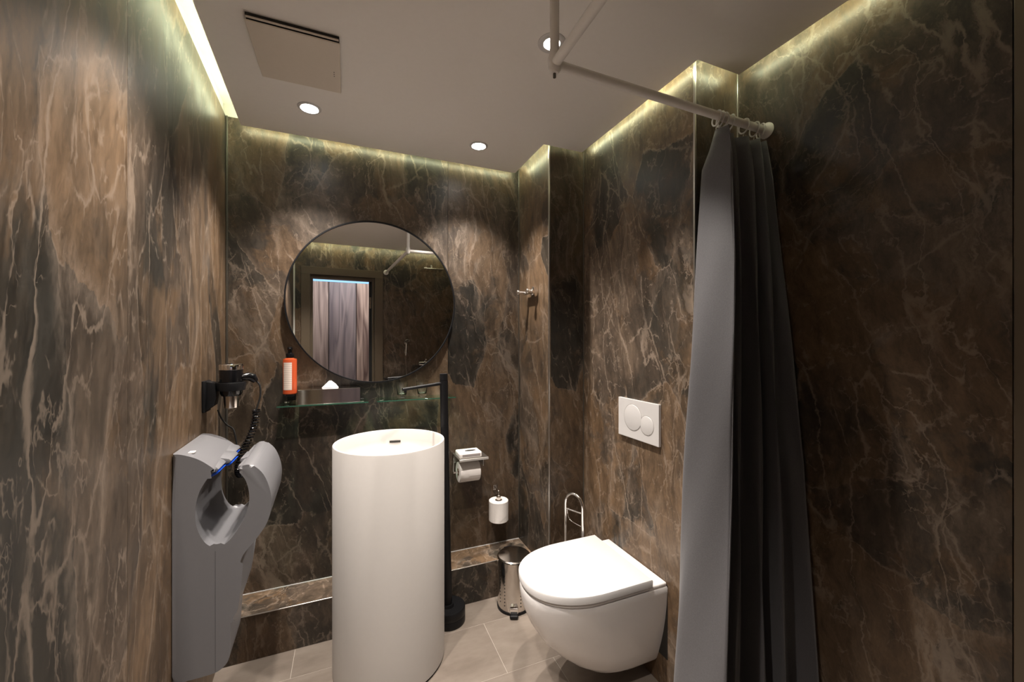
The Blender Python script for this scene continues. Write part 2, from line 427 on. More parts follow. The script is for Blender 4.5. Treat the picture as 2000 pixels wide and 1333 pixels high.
# ledge along the foot of the back wall
bb = struct(obj('baseboard_back', box(xl(1.93) + 0.003, XA - 0.001, 1.9316 + T, YB - 0.001, 0.0, 0.1875 - T), M['cove']), 'low marble ledge along the foot of the back wall')
obj('front_panel', box(xl(1.93) + 0.003, XA - 0.001, 0, T, 0.001, 0.1855), MARB[4], bb, loc=(0, 1.9316, 0))
obj('top_panel', box(xl(1.93) + 0.003, XA - 0.001, 0.002, YB - 1.9316 - 0.001, 0, T), MARB[8], bb, loc=(0, 1.9316, 0.1875 - T))
obj('edge_strip', box(xl(1.93) + 0.003, XA - 0.001, 1.9306, 1.9340, 0.1845, 0.1885, 0.0008, 1), M['alu'], bb)
obj('sealant_line', box(xl(2.09) + 0.004, XA - 0.001, YB - 0.004, YB - 0.0005, 0.187, 0.1905), M['plastic'], bb)
# corner profiles
def trimbar(n, x0, x1, y0, y1, z0, z1, m):
    return struct(obj('trim_%d' % n, box(x0, x1, y0, y1, z0, z1, 0.0008, 1), m), 'slim metal profile in a wall corner')
trimbar(1, XA - 0.0012, XA + 0.006, YBX - 0.0012, YBX + 0.006, 0, ZP, M['alu'])
trimbar(2, XC - 0.0012, XC + 0.006, YD - 0.0012, YD + 0.006, 0, ZP, M['alu'])
trimbar(3, XC - 0.005, XC - 0.0005, YBX - 0.005, YBX - 0.0005, 0, ZP, M['dark_alu'])
trimbar(4, XE - 0.005, XE - 0.0005, YD - 0.005, YD - 0.0005, 0, ZP, M['alu'])
trimbar(5, XA - 0.005, XA - 0.0005, YB - 0.005, YB - 0.0005, 0.19, ZP, M['dark_alu'])
trimbar(6, -0.491, -0.484, YB - 0.008, YB - 0.0005, 0.19, ZP, M['dark_alu'])
trimbar(7, XE - 0.004, XE - 0.0003, 0.34, 0.376, 0, ZP, M['frame'])

# dropped ceiling board, slab above, LED cove
GB = 0.044
GL = 0.063
def lx(y): return xl(y) + GL
E_ = [(lx(YB - GB), YB - GB), (XA - 0.045, YB - GB), (XA - 0.045, YBX - 0.034), (XC - 0.031, YBX - 0.034), (XC - 0.031, YD - 0.041),
      (XE - 0.044, YD - 0.041), (XE - 0.044, YF + 0.10), (lx(YF + 0.10), YF + 0.10)]
ceiling = struct(obj('ceiling', prism(E_, ZC, ZC + 0.0125), M['plaster']), 'flat dropped ceiling in warm grey paint')
struct(obj('ceiling_slab', box(-0.62, XE + 0.1, YF - 0.1, YB + 0.1, ZS, ZS + 0.05), M['cove']), 'white slab above the dropped ceiling')
# LED strips along the rim of the dropped board, facing the wall
def led(i, j, label):
    p0, p1 = Vector((*E_[i], 0)), Vector((*E_[j], 0)); d = (p1 - p0)
    o = obj('led_strip', box(0.006, d.length - 0.006, -0.003, 0.0028, 0.0128, 0.0185), M['led'], loc=(p0.x, p0.y, ZC), rot=(0, 0, math.atan2(d.y, d.x)))
    return tag(o, label, 'light', 'cove lights above the ceiling board')
led(0, 1, 'thin warm LED strip in the ceiling gap along the mirror wall')
led(7, 0, 'thin warm LED strip in the wide ceiling gap along the left wall')
led(3, 4, 'thin warm LED strip in the ceiling gap above the flush plate wall')
led(5, 6, 'thin warm LED strip in the ceiling gap along the shower wall')
led(1, 2, 'short warm LED strip in the ceiling gap beside the chrome hook')
led(4, 5, 'short warm LED strip above the corner behind the shower curtain')
led(6, 7, 'thin warm LED strip in the ceiling gap above the doorway')

# doorway
d1 = bpy.data.objects.new('door_1', None); C.objects.link(d1); struct(d1, 'open doorway with a brown frame')
FX0, FX1, FZ = -0.319, 0.436, 2.046
obj('jamb', box(FX0, DX0, YF - 0.1, YF + 0.016, 0, DZ, 0.002, 1), M['frame'], d1)
obj('jamb', box(DX1, FX1, YF - 0.1, YF + 0.016, 0, DZ, 0.002, 1), M['frame'], d1)
obj('head', box(FX0, FX1, YF - 0.1, YF + 0.016, DZ, FZ, 0.002, 1), M['frame'], d1)
obj('stop', box(DX0, DX0 + 0.022, YF - 0.1, YF - 0.03, 0, DZ - 0.03), M['frame'], d1)
obj('stop', box(DX1 - 0.022, DX1, YF - 0.1, YF - 0.03, 0, DZ - 0.03), M['frame'], d1)
obj('stop', box(DX0, DX1, YF - 0.1, YF - 0.03, DZ - 0.03, DZ), M['frame'], d1)
obj('seal', box(DX1 - 0.05, DX1 - 0.022, YF - 0.1, YF - 0.085, 0, DZ - 0.03), M['rubber'], d1)
hg = obj('hinge', box(DX1 - 0.045, DX1 - 0.027, YF - 0.085, YF - 0.078, 1.66, 1.78, 0.001, 1), M['steel'], d1)
obj('knuckle', cyl(0.006, 1.66, 1.78, 12, mat=Matrix.Translation((DX1 - 0.036, YF - 0.076, 0))), M['steel'], hg)
# the hall behind the doorway
HY = -1.15
wh = struct(obj('wall_hall', box(-1.1, 1.1, HY - 0.08, HY - 0.02, 0, 2.5), M['slot']), 'hall wall clad in wide walnut planks')
wm = [wood_mat('walnut_%d' % i, a, b, i * 3.1) for i, (a, b) in enumerate((((0.14, 0.105, 0.105), (0.30, 0.225, 0.205)), ((0.15, 0.085, 0.065), (0.55, 0.38, 0.29)), ((0.20, 0.135, 0.11), (0.46, 0.33, 0.27))))]
px = -1.1; k = 0
edges = [-1.1, -0.84, -0.58, -0.345, -0.075, 0.235, 0.47, 0.75, 1.1]
for k in range(len(edges) - 1):
    a, b = edges[k], edges[k + 1]
    obj('plank', box(a + 0.004 - (a + b) / 2, b - 0.004 - (a + b) / 2, -0.02, 0, 0, 2.036, 0.003, 1), wm[(k + 2) % 3], wh, loc=((a + b) / 2, HY, 0))
obj('light_line', box(-1.1, 1.1, HY - 0.018, HY - 0.003, 2.039, 2.085), M['blueled'], wh)
struct(obj('wall_hall_end', box(-1.16, -1.1, HY - 0.08, YF - 0.1, 0, 2.5), M['hall']), 'grey end wall of the hall')
struct(obj('wall_hall_far', box(1.1, 1.16, HY - 0.08, YF - 0.1, 0, 2.5), M['hall']), 'grey far wall of the hall')
struct(obj('ceiling_hall', box(-1.16, 1.16, HY - 0.08, YF - 0.1, 2.5, 2.55), M['hall']), 'grey hall ceiling')
struct(obj('floor_hall', box(-1.16, 1.16, HY - 0.08, YF - 0.10, -0.003, 0.0), M['tile']), 'stone floor of the hall')

# ================================================================ lamps
def downlight(x, y, label, rl_=0.031):
    t = thing('downlight', label, 'ceiling light', (x, y, ZC), group='round downlights in the ceiling')
    obj('ring', lathe([(rl_ + 0.0015, -0.0005), (rl_ + 0.0025, -0.0040), (0.040, -0.0045), (0.044, -0.002), (0.0445, -0.0002), (rl_ + 0.0015, -0.0002)], 40, close=True), M['plastic'], t, True)
    obj('lens', cyl(rl_, -0.0026, -0.0004, 32), M['lens'], t)
    l = bpy.data.lights.new('downlight_beam', 'SPOT'); l.energy = SPOT_POWER; l.color = SPOT_COL
    l.spot_size = math.radians(96); l.spot_blend = 0.85; l.shadow_soft_size = 0.022
    o = bpy.data.objects.new('downlight_beam', l); C.objects.link(o); o.parent = t; o.location = (0, 0, -0.028)
    return t
downlight(-0.140, 1.798, 'bright round downlight in the ceiling beside the square vent')
downlight(0.586, 1.834, 'bright round downlight in the ceiling near the pipe casing corner')
downlight(0.597, 1.113, 'bright round downlight half behind the curtain rail elbow', 0.024)
downlight(-0.140, 1.119, 'bright round downlight in the ceiling nearest the left wall front')
downlight(-0.200, 0.420, 'added unseen fill downlight in the ceiling just inside the doorway')  # added to fill the basin, toilet and left wall; no lamp visible there
# hall lamp
t = thing('hall_lamp', 'round white hall ceiling lamp beyond the doorway', 'ceiling light', (0.1, -0.48, 2.5))
obj('lens', cyl(0.12, -0.03, -0.0005, 32, 0.006), M['plastic'], t, True)
l = bpy.data.lights.new('hall_lamp_light', 'AREA'); l.shape = 'DISK'; l.size = 0.22; l.energy = HALL_POWER; l.color = (0.88, 0.91, 1.0)
o = bpy.data.objects.new('hall_lamp_light', l); C.objects.link(o); o.parent = t; o.location = (0, 0, -0.034)

# ================================================================ ceiling vent
t = thing('ceiling_vent', 'square cream vent cover in the ceiling with a dark slot', 'vent', (-0.146, 1.475, ZC))
obj('frame', box(-0.124, 0.124, -0.134, 0.134, -0.008, -0.0003, 0.001, 1), M['slot'], t)
obj('spacer', box(-0.122, 0.122, -0.136, -0.130, -0.0135, -0.0105), M['ventplate'], t)
obj('cover', box(-0.126, 0.126, -0.128, 0.137, -0.021, -0.0155, 0.002, 2), M['ventplate'], t)
obj('cover_side', box(-0.125, 0.125, 0.118, 0.136, -0.0155, -0.008), M['ventplate'], t)
bm = bmesh.new()
for k in range(3): cyl(0.0018, -0.0214, -0.0205, 10, bm=bm, mat=Matrix.Translation((0.105, 0.018 + 0.011 * k, 0)))
obj('indicator', bm, M['slot'], t)

# ================================================================ pedestal basin
t = thing('pedestal_basin', 'tall white cylindrical pedestal washbasin standing on the tiles', 'basin', (0.168, 1.735, 0))
R, HB = 0.2225, 0.905
obj('body', lathe([(0, 0.007), (R - 0.003, 0.007), (R, 0.010), (R, HB - 0.003), (R - 0.0015, HB - 0.0005), (R - 0.004, HB), (R - 0.0075, HB - 0.0005), (R - 0.0095, HB - 0.004),
            (R - 0.012, HB - 0.05), (R - 0.022, HB - 0.095), (R - 0.055, HB - 0.125), (R - 0.11, HB - 0.138), (0.02, HB - 0.146), (0, HB - 0.147)], 96), M['resin'], t, True)
obj('foot', lathe([(0, 0), (R - 0.004, 0), (R - 0.004, 0.0072), (0, 0.0072)], 64), M['black'], t, True)
a = math.atan2(1.735, 0.168) - 0.10
rr = R - 0.0145
obj('overflow_slot', box(-0.025, 0.025, -0.004, 0.004, -0.0045, 0.0045, 0.001, 1), M['slot'], t,
    loc=(rr * math.cos(a) + 0.0, rr * math.sin(a), HB - 0.056), rot=(0, 0, a - PI / 2))
obj('drain', cyl(0.03, HB - 0.1475, HB - 0.1425, 32, 0.002), M['chrome'], t, True)

# ================================================================ floor standing tap
t = thing('standing_tap', 'slim matt black floor-standing tap behind the basin', 'tap', (0.447, 1.853, 0))
obj('foot', lathe([(0, 0), (0.073, 0), (0.0745, 0.003), (0.0745, 0.034), (0.0735, 0.0355), (0.0745, 0.037), (0.0745, 0.068), (0.071, 0.0725), (0, 0.0725)], 56), M['black'], t, True)
pb, ptop = Vector((-0.008, 0, 0.07)), Vector((-0.027, 0, 1.135))
pole = obj('pole', tube([pb, pb.lerp(ptop, 0.3), ptop], [0.0215, 0.0195, 0.0185], 32), M['black'], t, True)
obj('collar', lathe([(0, 0.0725), (0.030, 0.0725), (0.026, 0.085), (0.0, 0.085)], 32, mat=Matrix.Translation((-0.008, 0, 0))), M['black'], t, True)
dz = (ptop - pb).normalized()
obj('knob', tube([ptop + dz * 0.0015, ptop + dz * 0.032], 0.0185, 32), M['black'], t, True)
sp0 = ptop - dz * 0.012; sp1 = Vector((0.225 - 0.447, 1.795 - 1.853, 1.108))
obj('spout', tube(bend([sp0, sp1 + Vector((0.0, 0.0, 0.004)), sp1 + Vector((-0.012, -0.003, -0.004))], 0.01), [0.0075] * 2 + [0.0075] * 8, 16)
    if False else tube([sp0, sp0.lerp(sp1, 0.5), sp1], [0.0082, 0.0075, 0.007], 16), M['black'], t, True)
obj('nozzle', tube([sp1 + Vector((0.012, 0.003, 0.0)), sp1 + Vector((0.012, 0.003, -0.014))], 0.006, 16), M['black'], t, True)

# ================================================================ mirror
MC = (0.133, 2.0, 1.513)
t = thing('round_mirror', 'large round mirror in a thin black frame on the back wall', 'mirror', (0.133, 2.088, 1.513), 0.02)
Rm = 0.398
mx_ = Matrix.Rotation(PI / 2, 4, 'X')      # +z of the lathe points to -y (into the room)
obj('frame', lathe([(Rm - 0.006, -0.002), (Rm, -0.002), (Rm, 0.022), (Rm - 0.006, 0.022)], 128, mat=mx_, close=True), M['black'], t, True)
obj('glass', cyl(Rm - 0.0062, 0.010, 0.016, 128, mat=mx_), M['mirror'], t)
obj('backing', cyl(Rm - 0.008, -0.001, 0.009, 64, mat=mx_), M['black'], t)

# ================================================================ glass shelves and what stands there
def shelf(x0, x1, label):
    t = thing('glass_shelf', label, 'shelf', ((x0 + x1) / 2, YB, 1.037), group='glass shelves under the mirror')
    h = (x1 - x0) / 2
    obj('pane', box(-h, h, -0.118, -0.004, -0.006, 0, 0.0008, 1), M['shelfglass'], t)
    obj('polished_edge', box(-h, h, -0.1192, -0.1181, -0.0055, -0.0005), M['glassedge'], t)
    for sx in (-h * 0.86, h * 0.86):
        obj('clip', box(sx - 0.010, sx + 0.010, -0.020, -0.0005, -0.014, -0.0065, 0.002, 2), M['chrome'], t, True)
        obj('clip', box(sx - 0.010, sx + 0.010, -0.012, -0.0005, 0.0005, 0.004, 0.001, 1), M['chrome'], t, True)
    return t
shelf(-0.282, 0.094, 'glass shelf under the chrome tissue box')
shelf(0.131, 0.512, 'glass shelf under the two drinking glasses')

# soap bottle on a wall bracket
t = thing('soap_bottle', 'orange pump bottle with pale label left of the mirror', 'bottle', (-0.237, 2.036, 1.0835))
obj('body', lathe([(0, 0), (0.026, 0), (0.0285, 0.003), (0.0285, 0.150), (0.027, 0.157), (0.016, 0.160), (0.013, 0.164), (0.013, 0.166), (0, 0.166)], 40), M['orange'], t, True)
bm = bmesh.new(); seg = 12; rows = []
for k in range(seg + 1):
    a = math.radians(-142 + 74 * k / seg); rows.append([bm.verts.new((0.0289 * math.cos(a), 0.0289 * math.sin(a), z)) for z in (0.020, 0.142)])
for a_, b_ in zip(rows, rows[1:]): bm.faces.new([a_[0], b_[0], b_[1], a_[1]])
obj('label', bm, M['label'], t, True)
pm = obj('pump', lathe([(0, 0.164), (0.0165, 0.164), (0.0165, 0.180), (0.012, 0.182), (0.0085, 0.184), (0.0085, 0.196), (0.0105, 0.197), (0.0105, 0.208), (0.006, 0.211), (0, 0.211)], 28), M['gloss_black'], t, True)
obj('nozzle', box(-0.004, 0.004, -0.018, 0.0, 0.199, 0.206, 0.0015, 1), M['gloss_black'], pm)
t = thing('bottle_bracket', 'small dark wall bracket holding up the orange bottle', 'bracket', (-0.237, YB, 1.082))
obj('plate', box(-0.018, 0.018, -0.006, -0.0005, -0.036, 0.05, 0.001, 1), M['black'], t)
obj('tray', box(-0.018, 0.018, -0.088, -0.006, -0.008, 0.0, 0.001, 1), M['black'], t)

# tissue box
t = thing('tissue_box', 'chrome tissue box with a tuft of paper on the glass shelf', 'box', (-0.072, 2.034, 1.0375))
obj('body', box(-0.129, 0.129, -0.052, 0.048, 0, 0.0665, 0.0012, 2), M['chrome'], t)
obj('opening', lathe([(0.0, 0.0667), (0.024, 0.0667), (0.024, 0.0672), (0.0, 0.0672)], 24, mat=Matrix.Diagonal((1.5, 0.8, 1, 1))), M['slot'], t)
bm = bmesh.new()
base = [bm.verts.new((0.036 * math.cos(a) , 0.016 * math.sin(a), 0.0673)) for a in [2 * PI * k / 12 for k in range(12)]]
mid = [bm.verts.new((0.020 * math.cos(a) * (1 + 0.25 * math.sin(3 * a)) + 0.002, 0.010 * math.sin(a), 0.082 + 0.003 * math.cos(2 * a))) for a in [2 * PI * k / 12 for k in range(12)]]
tip = [bm.verts.new((0.004 * math.cos(a), 0.0025 * math.sin(a), 0.0985 + 0.0015 * math.cos(a * 2))) for a in [2 * PI * k / 12 for k in range(12)]]
for A_, B_ in ((base, mid), (mid, tip)):
    for k in range(12): bm.faces.new([A_[k], A_[(k + 1) % 12], B_[(k + 1) % 12], B_[k]])
bm.faces.new(tip)
obj('tissue', bm, M['paper'], t)

# drinking glasses
def tumbler(x, y, label):
    o = obj('drinking_glass', lathe([(0, 0), (0.0185, 0), (0.0205, 0.002), (0.0225, 0.020), (0.0300, 0.078), (0.0294, 0.0788), (0.0285, 0.078), (0.0208, 0.024), (0.016, 0.017), (0, 0.016)], 40), M['glass'], None, True, loc=(x, y, 1.0375))
    return tag(o, label, 'glass', 'drinking glasses on the shelf')
tumbler(0.252, 2.04, 'clear drinking glass on the shelf, the one nearer the tissue box')
tumbler(0.352, 2.042, 'clear drinking glass on the shelf, the one nearer the black tap')

# ================================================================ toilet
def dshape(xf, hw, xw, n=28, p=2.35, xs=None):
    """closed D contour: flat at the wall x=xw, round at xf"""
    xs = xs if xs is not None else xw - (xw - xf) * 0.42
    pts = []
    for k in range(n + 1):
        a = PI / 2 + PI * k / n
        c, s = math.cos(a), math.sin(a)
        pts.append((xs + (xs - xf) * (-1) * abs(c) ** (2 / p), hw * (abs(s) ** (2 / p)) * (1 if s >= 0 else -1)))
    return [(xw, hw)] + pts + [(xw, -hw)]
def loft(levels, bm=None, capb=True, capt=True, mats=None):
    t = bmesh.new(); rings = [[t.verts.new((x, y, z)) for x, y in c] for c, z in levels]
    for a, b in zip(rings, rings[1:]):
        n = len(a)
        for k in range(n): t.faces.new([a[k], a[(k + 1) % n], b[(k + 1) % n], b[k]])
    if capb: t.faces.new(rings[0][::-1])
    if capt: t.faces.new(rings[-1])
    return merge(t, bm)
TY = 1.342; TW = XC - 0.001
t = thing('toilet', 'white wall-hung toilet with closed lid under the flush plate', 'toilet', (TW, TY, 0))
lv = []
for z, xf, hw, xw in ((0.070, 0.90, 0.100, 0), (0.074, 0.855, 0.116, 0), (0.088, 0.815, 0.126, 0), (0.120, 0.765, 0.137, 0), (0.165, 0.713, 0.150, 0), (0.215, 0.668, 0.162, 0),
                      (0.270, 0.634, 0.172, 0), (0.325, 0.612, 0.179, 0), (0.372, 0.603, 0.182, 0), (0.392, 0.603, 0.1825, 0), (0.397, 0.606, 0.180, 0)):
    lv.append((dshape(xf - TW, hw, 0.0), z))
bm = loft(lv)
obj('bowl', bm, M['ceramic'], t, True)
obj('rear_deck', box(-0.085, 0.0, -0.180, 0.180, 0.394, 0.412, 0.006, 3), M['ceramic'], t, True)
obj('seat', loft([(dshape(0.612 - TW, 0.176, -0.088, p=2.25), 0.3985), (dshape(0.608 - TW, 0.180, -0.086, p=2.25), 0.401), (dshape(0.608 - TW, 0.180, -0.086, p=2.25), 0.408), (dshape(0.612 - TW, 0.177, -0.088, p=2.25), 0.4105)]), M['plastic'], t, True)
lid = [(dshape(0.606 - TW, 0.181, -0.078, p=2.25), 0.4125), (dshape(0.600 - TW, 0.186, -0.074, p=2.25), 0.4145), (dshape(0.599 - TW, 0.187, -0.073, p=2.25), 0.436),
       (dshape(0.602 - TW, 0.185, -0.075, p=2.25), 0.4405), (dshape(0.611 - TW, 0.178, -0.080, p=2.25), 0.4425)]
obj('lid', loft(lid), M['plastic'], t, True)
for sy in (-0.09, 0.09):
    obj('hinge', cyl(0.009, -0.016, 0.016, 16, mat=Matrix.Translation((-0.066, sy, 0.420)) @ Matrix.Rotation(PI / 2, 4, 'X')), M['plastic'], t, True)
obj('gasket', box(-0.001, 0.0008, -0.182, 0.182, 0.12, 0.400), M['slot'], t)

# flush plate
t = thing('flush_plate', 'white rectangular flush plate with two round buttons on marble wall', 'flush plate', (XC, 1.3155, 0.995))
def ringplate():
    b_ = box(-0.0125, -0.0005, -0.1225, 0.1225, -0.0815, 0.0815, 0.0015, 2)
    return b_
obj('plate', ringplate(), M['plastic'], t, False)
mm = Matrix.Rotation(-PI / 2, 4, 'Y')
for (cy_, cz_, rb, nm) in ((0.028, 0.006, 0.0545, 'large'), (-0.057, -0.012, 0.0385, 'small')):
    o = obj('button', lathe([(0, 0), (rb - 0.0025, 0), (rb - 0.0012, -0.0004), (rb, -0.002), (rb, -0.004), (0, -0.004)], 56, mat=Matrix.Translation((-0.0142, cy_, cz_)) @ mm), M['plastic'], t, True)
    o['label'] = nm + ' round flush button'
    obj('groove', lathe([(rb, 0), (rb + 0.0022, 0), (rb + 0.0022, -0.0006), (rb, -0.0006)], 56, mat=Matrix.Translation((-0.0127, cy_, cz_)) @ mm, close=True), pmat('groove_grey', (0.45, 0.43, 0.42), 0.6), t, True)

# ================================================================ hand dryer
HX = -0.4575
t = thing('hand_dryer', 'silver grey wall-mounted jet hand dryer with blue nozzle edges', 'hand dryer', (0, 1.41, 0))
prof = catmull([(-0.372, 0.925), (-0.394, 0.885), (-0.404, 0.835), (-0.400, 0.780), (-0.380, 0.733), (-0.352, 0.716), (-0.322, 0.730), (-0.292, 0.775), (-0.275, 0.822), (-0.272, 0.860), (-0.281, 0.902), (-0.299, 0.931)], 5)
prof += catmull([(-0.300, 0.936), (-0.292, 0.946), (-0.276, 0.949), (-0.259, 0.943), (-0.234, 0.913), (-0.217, 0.862), (-0.215, 0.812), (-0.226, 0.765), (-0.256, 0.719), (-0.286, 0.682), (-0.296, 0.655)], 4)
prof += catmull([(-0.296, 0.56), (-0.300, 0.525), (-0.310, 0.503), (-0.318, 0.485), (-0.320, 0.44), (-0.321, 0.39), (-0.330, 0.366), (-0.352, 0.350), (-0.385, 0.3465), (-0.43, 0.346)], 4)
prof += [(-0.456, 0.346), (-0.4575, 0.37), (-0.4575, 0.60), (-0.4575, 0.86)]
prof += catmull([(-0.4575, 0.999), (-0.435, 0.9955), (-0.400, 0.980), (-0.372, 0.958), (-0.359, 0.944), (-0.360, 0.936)], 5)
bm = prism(prof, 0.0, 0.31, 'XZ', 0.009, 3)
for v in bm.verts:                      # the flat back follows the askew wall; the lower body narrows
    f = v.co.y / 0.31
    if v.co.z < 0.70: v.co.y -= f * 0.17 * min(1, (0.70 - v.co.z) / 0.35)
    v.co.x += -0.0475 * v.co.y * (1 if v.co.x < -0.44 else 0.85)
    if f > 0.5 and v.co.z > 0.9 and v.co.x < -0.33: v.co.z -= 0.010 * (f - 0.5)
# scalloped edges of the two lips
obj('body', bm, M['grey'], t, True)
# seam line down the side
bm = bmesh.new(); box(-0.3565, -0.3555, -0.0006, 0.001, 0.352, 0.705, bm=bm)
obj('seam', bm, M['greydark'], t)
# scalloped nozzle lips with blue edges
bm = bmesh.new(); bl = bmesh.new()
for k, (y0, y1, dx) in enumerate(((0.020, 0.105, -0.004), (0.105, 0.20, 0.012), (0.20, 0.295, 0.002))):
    sk = -0.0475 * 0.5 * (y0 + y1) * 0.85
    pr = [(-0.368 + sk, 0.9275), (-0.352 + dx + sk, 0.9315), (-0.347 + dx + sk, 0.9385), (-0.353 + dx + sk, 0.9455), (-0.372 + sk, 0.953)]
    prism(pr, y0 + 0.001, y1 - 0.001, 'XZ', 0.002, 2, bm)
    pr2 = [(-0.376 + sk, 0.915), (-0.366 + sk, 0.9175), (-0.350 + dx + sk, 0.924), (-0.346 + dx + sk, 0.9305), (-0.368 + sk, 0.927)]
    prism(pr2, y0 + 0.006, y1 - 0.006, 'XZ', 0.0015, 1, bl)
obj('air_lip', bm, M['grey'], t, True)
obj('blue_edge', bl, M['blue'], t, True)
bm = bmesh.new()
for (y0, y1, dx) in ((0.02, 0.105, 0.0), (0.105, 0.20, -0.008), (0.20, 0.295, 0.0)):
    sk = -0.0475 * 0.5 * (y0 + y1) * 0.85
    prism([(-0.286 + sk, 0.947), (-0.302 + dx + sk, 0.942), (-0.304 + dx + sk, 0.934), (-0.296 + dx + sk, 0.926), (-0.282 + sk, 0.918)], y0 + 0.001, y1 - 0.001, 'XZ', 0.002, 2, bm)
obj('air_lip', bm, M['grey'], t, True)
obj('sticker', box(-0.430, -0.416, 0.03, 0.05, 0.9905, 0.9935), M['paper'], t, rot=None)
obj('drip_tray', box(-0.45, -0.35, 0.03, 0.15, 0.338, 0.3465, 0.002, 1), M['greydark'], t)

# ================================================================ hair dryer
t = thing('hair_dryer', 'black and chrome hair dryer with spiral cord in a wall holder', 'hair dryer', (-0.394, 1.752, 1.07))
obj('barrel', lathe([(0, 0.050), (0.030, 0.050), (0.0345, 0.060), (0.0375, 0.145), (0.0372, 0.146), (0, 0.146)], 40), M['gloss_black'], t, True)
obj('chrome_cap', lathe([(0.0372, 0.145), (0.0380, 0.146), (0.0375, 0.1635), (0.036, 0.166), (0.030, 0.166), (0.029, 0.160), (0, 0.158)], 40), M['chrome'], t, True)
obj('nozzle', lathe([(0, 0.008), (0.019, 0.008), (0.022, 0.006), (0.0225, 0.008), (0.0245, 0.050), (0, 0.050)], 32), M['steel'], t, True)
hd = obj('handle', tube([(0.030, 0.0, 0.115), (0.050, 0.012, 0.118), (0.064, 0.018, 0.112), (0.074, 0.020, 0.098)], [0.012, 0.0155, 0.0165, 0.010], 20), M['gloss_black'], t, True)
# cord: arc, then the coil that hangs behind the hand dryer
arcp = catmull([(0.072, 0.020, 0.102), (0.086, 0.022, 0.082), (0.088, 0.024, 0.045), (0.080, 0.024, 0.008), (0.074, 0.024, -0.012)], 6)
obj('cord', tube(arcp, 0.0032, 8), M['rubber'], t, True)
cen = catmull([(0.074, 0.024, -0.012), (0.070, 0.026, -0.055), (0.056, 0.030, -0.105), (0.034, 0.032, -0.155), (0.017, 0.034, -0.205), (0.014, 0.034, -0.245), (0.022, 0.034, -0.262)], 60)
turns = 27; pts = []
for i, p in enumerate(cen):
    a = 2 * PI * turns * i / (len(cen) - 1)
    pts.append((p[0] + 0.0105 * math.cos(a), p[1] + 0.0105 * math.sin(a), p[2]))
obj('coiled_cord', tube(pts, 0.0033, 6), M['gloss_black'], t, True)
obj('cord', tube(catmull([(-0.046, 0.02, -0.004), (-0.038, 0.03, -0.035), (-0.022, 0.033, -0.062), (0.0, 0.034, -0.085), (0.010, 0.036, -0.15), (0.018, 0.034, -0.25)], 6), 0.0030, 8), M['rubber'], t, True)
t = thing('dryer_holder', 'black plastic wall holder carrying the hair dryer', 'holder', (xl(1.752), 1.752, 1.07))
dxh = -0.394 - xl(1.752)
obj('back_plate', box(0.0008, 0.012, -0.034, 0.034, -0.004, 0.108, 0.003, 2), M['black'], t, True)
obj('arm', prism([(0.010, 0.0), (0.036, 0.020), (0.0405, 0.050), (0.0405, 0.100), (0.010, 0.106)], -0.022, 0.022, 'XZ', 0.004, 2), M['black'], t, True)
obj('cup', lathe([(0.0385, 0.072), (0.044, 0.070), (0.0475, 0.098), (0.0465, 0.100), (0.0400, 0.100)], 40, mat=Matrix.Translation((dxh, 0, 0)), close=True), M['black'], t, True)

# ================================================================ toilet paper
t = thing('paper_holder', 'steel toilet roll holder with a tray on the back wall', 'holder', (0.60, YB, 0.715))
obj('tray', box(-0.076, 0.080, -0.140, -0.001, -0.001, 0.004, 0.0015, 2), M['alu'], t)
obj('tray_lip', box(-0.076, 0.080, -0.1415, -0.139, -0.008, 0.004, 0.001, 1), M['alu'], t)
obj('back_plate', box(-0.07, 0.062, -0.004, -0.0008, -0.05, -0.001), M['alu'], t)
obj('side_arm', box(0.062, 0.065, -0.105, -0.004, -0.052, -0.001, 0.001, 1), M['alu'], t)
obj('side_arm', tube(bend([(-0.072, -0.02, -0.004), (-0.085, -0.06, -0.012), (-0.088, -0.062, -0.082), (-0.02, -0.062, -0.082)], 0.012), 0.0032, 10), M['chrome'], t, True)
obj('spindle', tube([(-0.088, -0.062, -0.082), (0.060, -0.062, -0.082)], 0.005, 12), M['chrome'], t, True)
def roll(name, label, loc, rot, L_=0.11, r=0.053, group='toilet rolls'):
    t = thing(name, label, 'toilet roll', loc, group=group)
    t.rotation_euler = rot
    obj('paper', lathe([(0.020, 0), (r - 0.003, 0), (r, 0.003), (r, L_ - 0.003), (r - 0.003, L_), (0.020, L_)], 56, close=True), M['paper'], t, True)
    obj('core', lathe([(0.0185, 0.001), (0.0199, 0.001), (0.0199, L_ - 0.001), (0.0185, L_ - 0.001)], 28, close=True), pmat('cardboard', (0.35, 0.26, 0.19), 0.9), t, True)
    # loose folded sheet end lying on the paper
    bm = bmesh.new(); rows = []
    for k in range(9):
        a = math.radians(-150 + 9 * k)
        rows.append([bm.verts.new(((r + 0.0012) * math.cos(a), (r + 0.0012) * math.sin(a), z)) for z in (0.012 + 0.0045 * k, L_ - 0.002)])
    for a_, b_ in zip(rows, rows[1:]): bm.faces.new([a_[0], b_[0], b_[1], a_[1]])
    obj('sheet_end', bm, M['paper'], t, True)
    return t
roll('toilet_roll', 'toilet roll hanging under the steel tray', (0.538, YB - 0.062, 0.633), (0, PI / 2, 0))
t = thing('tissue_pack', 'small white soft pack of tissues lying on the steel tray', 'tissue pack', (0.588, YB - 0.085, 0.7195))
obj('pack', box(-0.060, 0.060, -0.045, 0.045, 0, 0.028, 0.007, 3), M['paper'], t, True)
obj('opening', lathe([(0, 0.0282), (0.03, 0.0282), (0.03, 0.0288), (0, 0.0288)], 28, mat=Matrix.Translation((0.008, -0.004, 0)) @ Matrix.Diagonal((1.0, 0.45, 1, 1))), M['slot'], t)
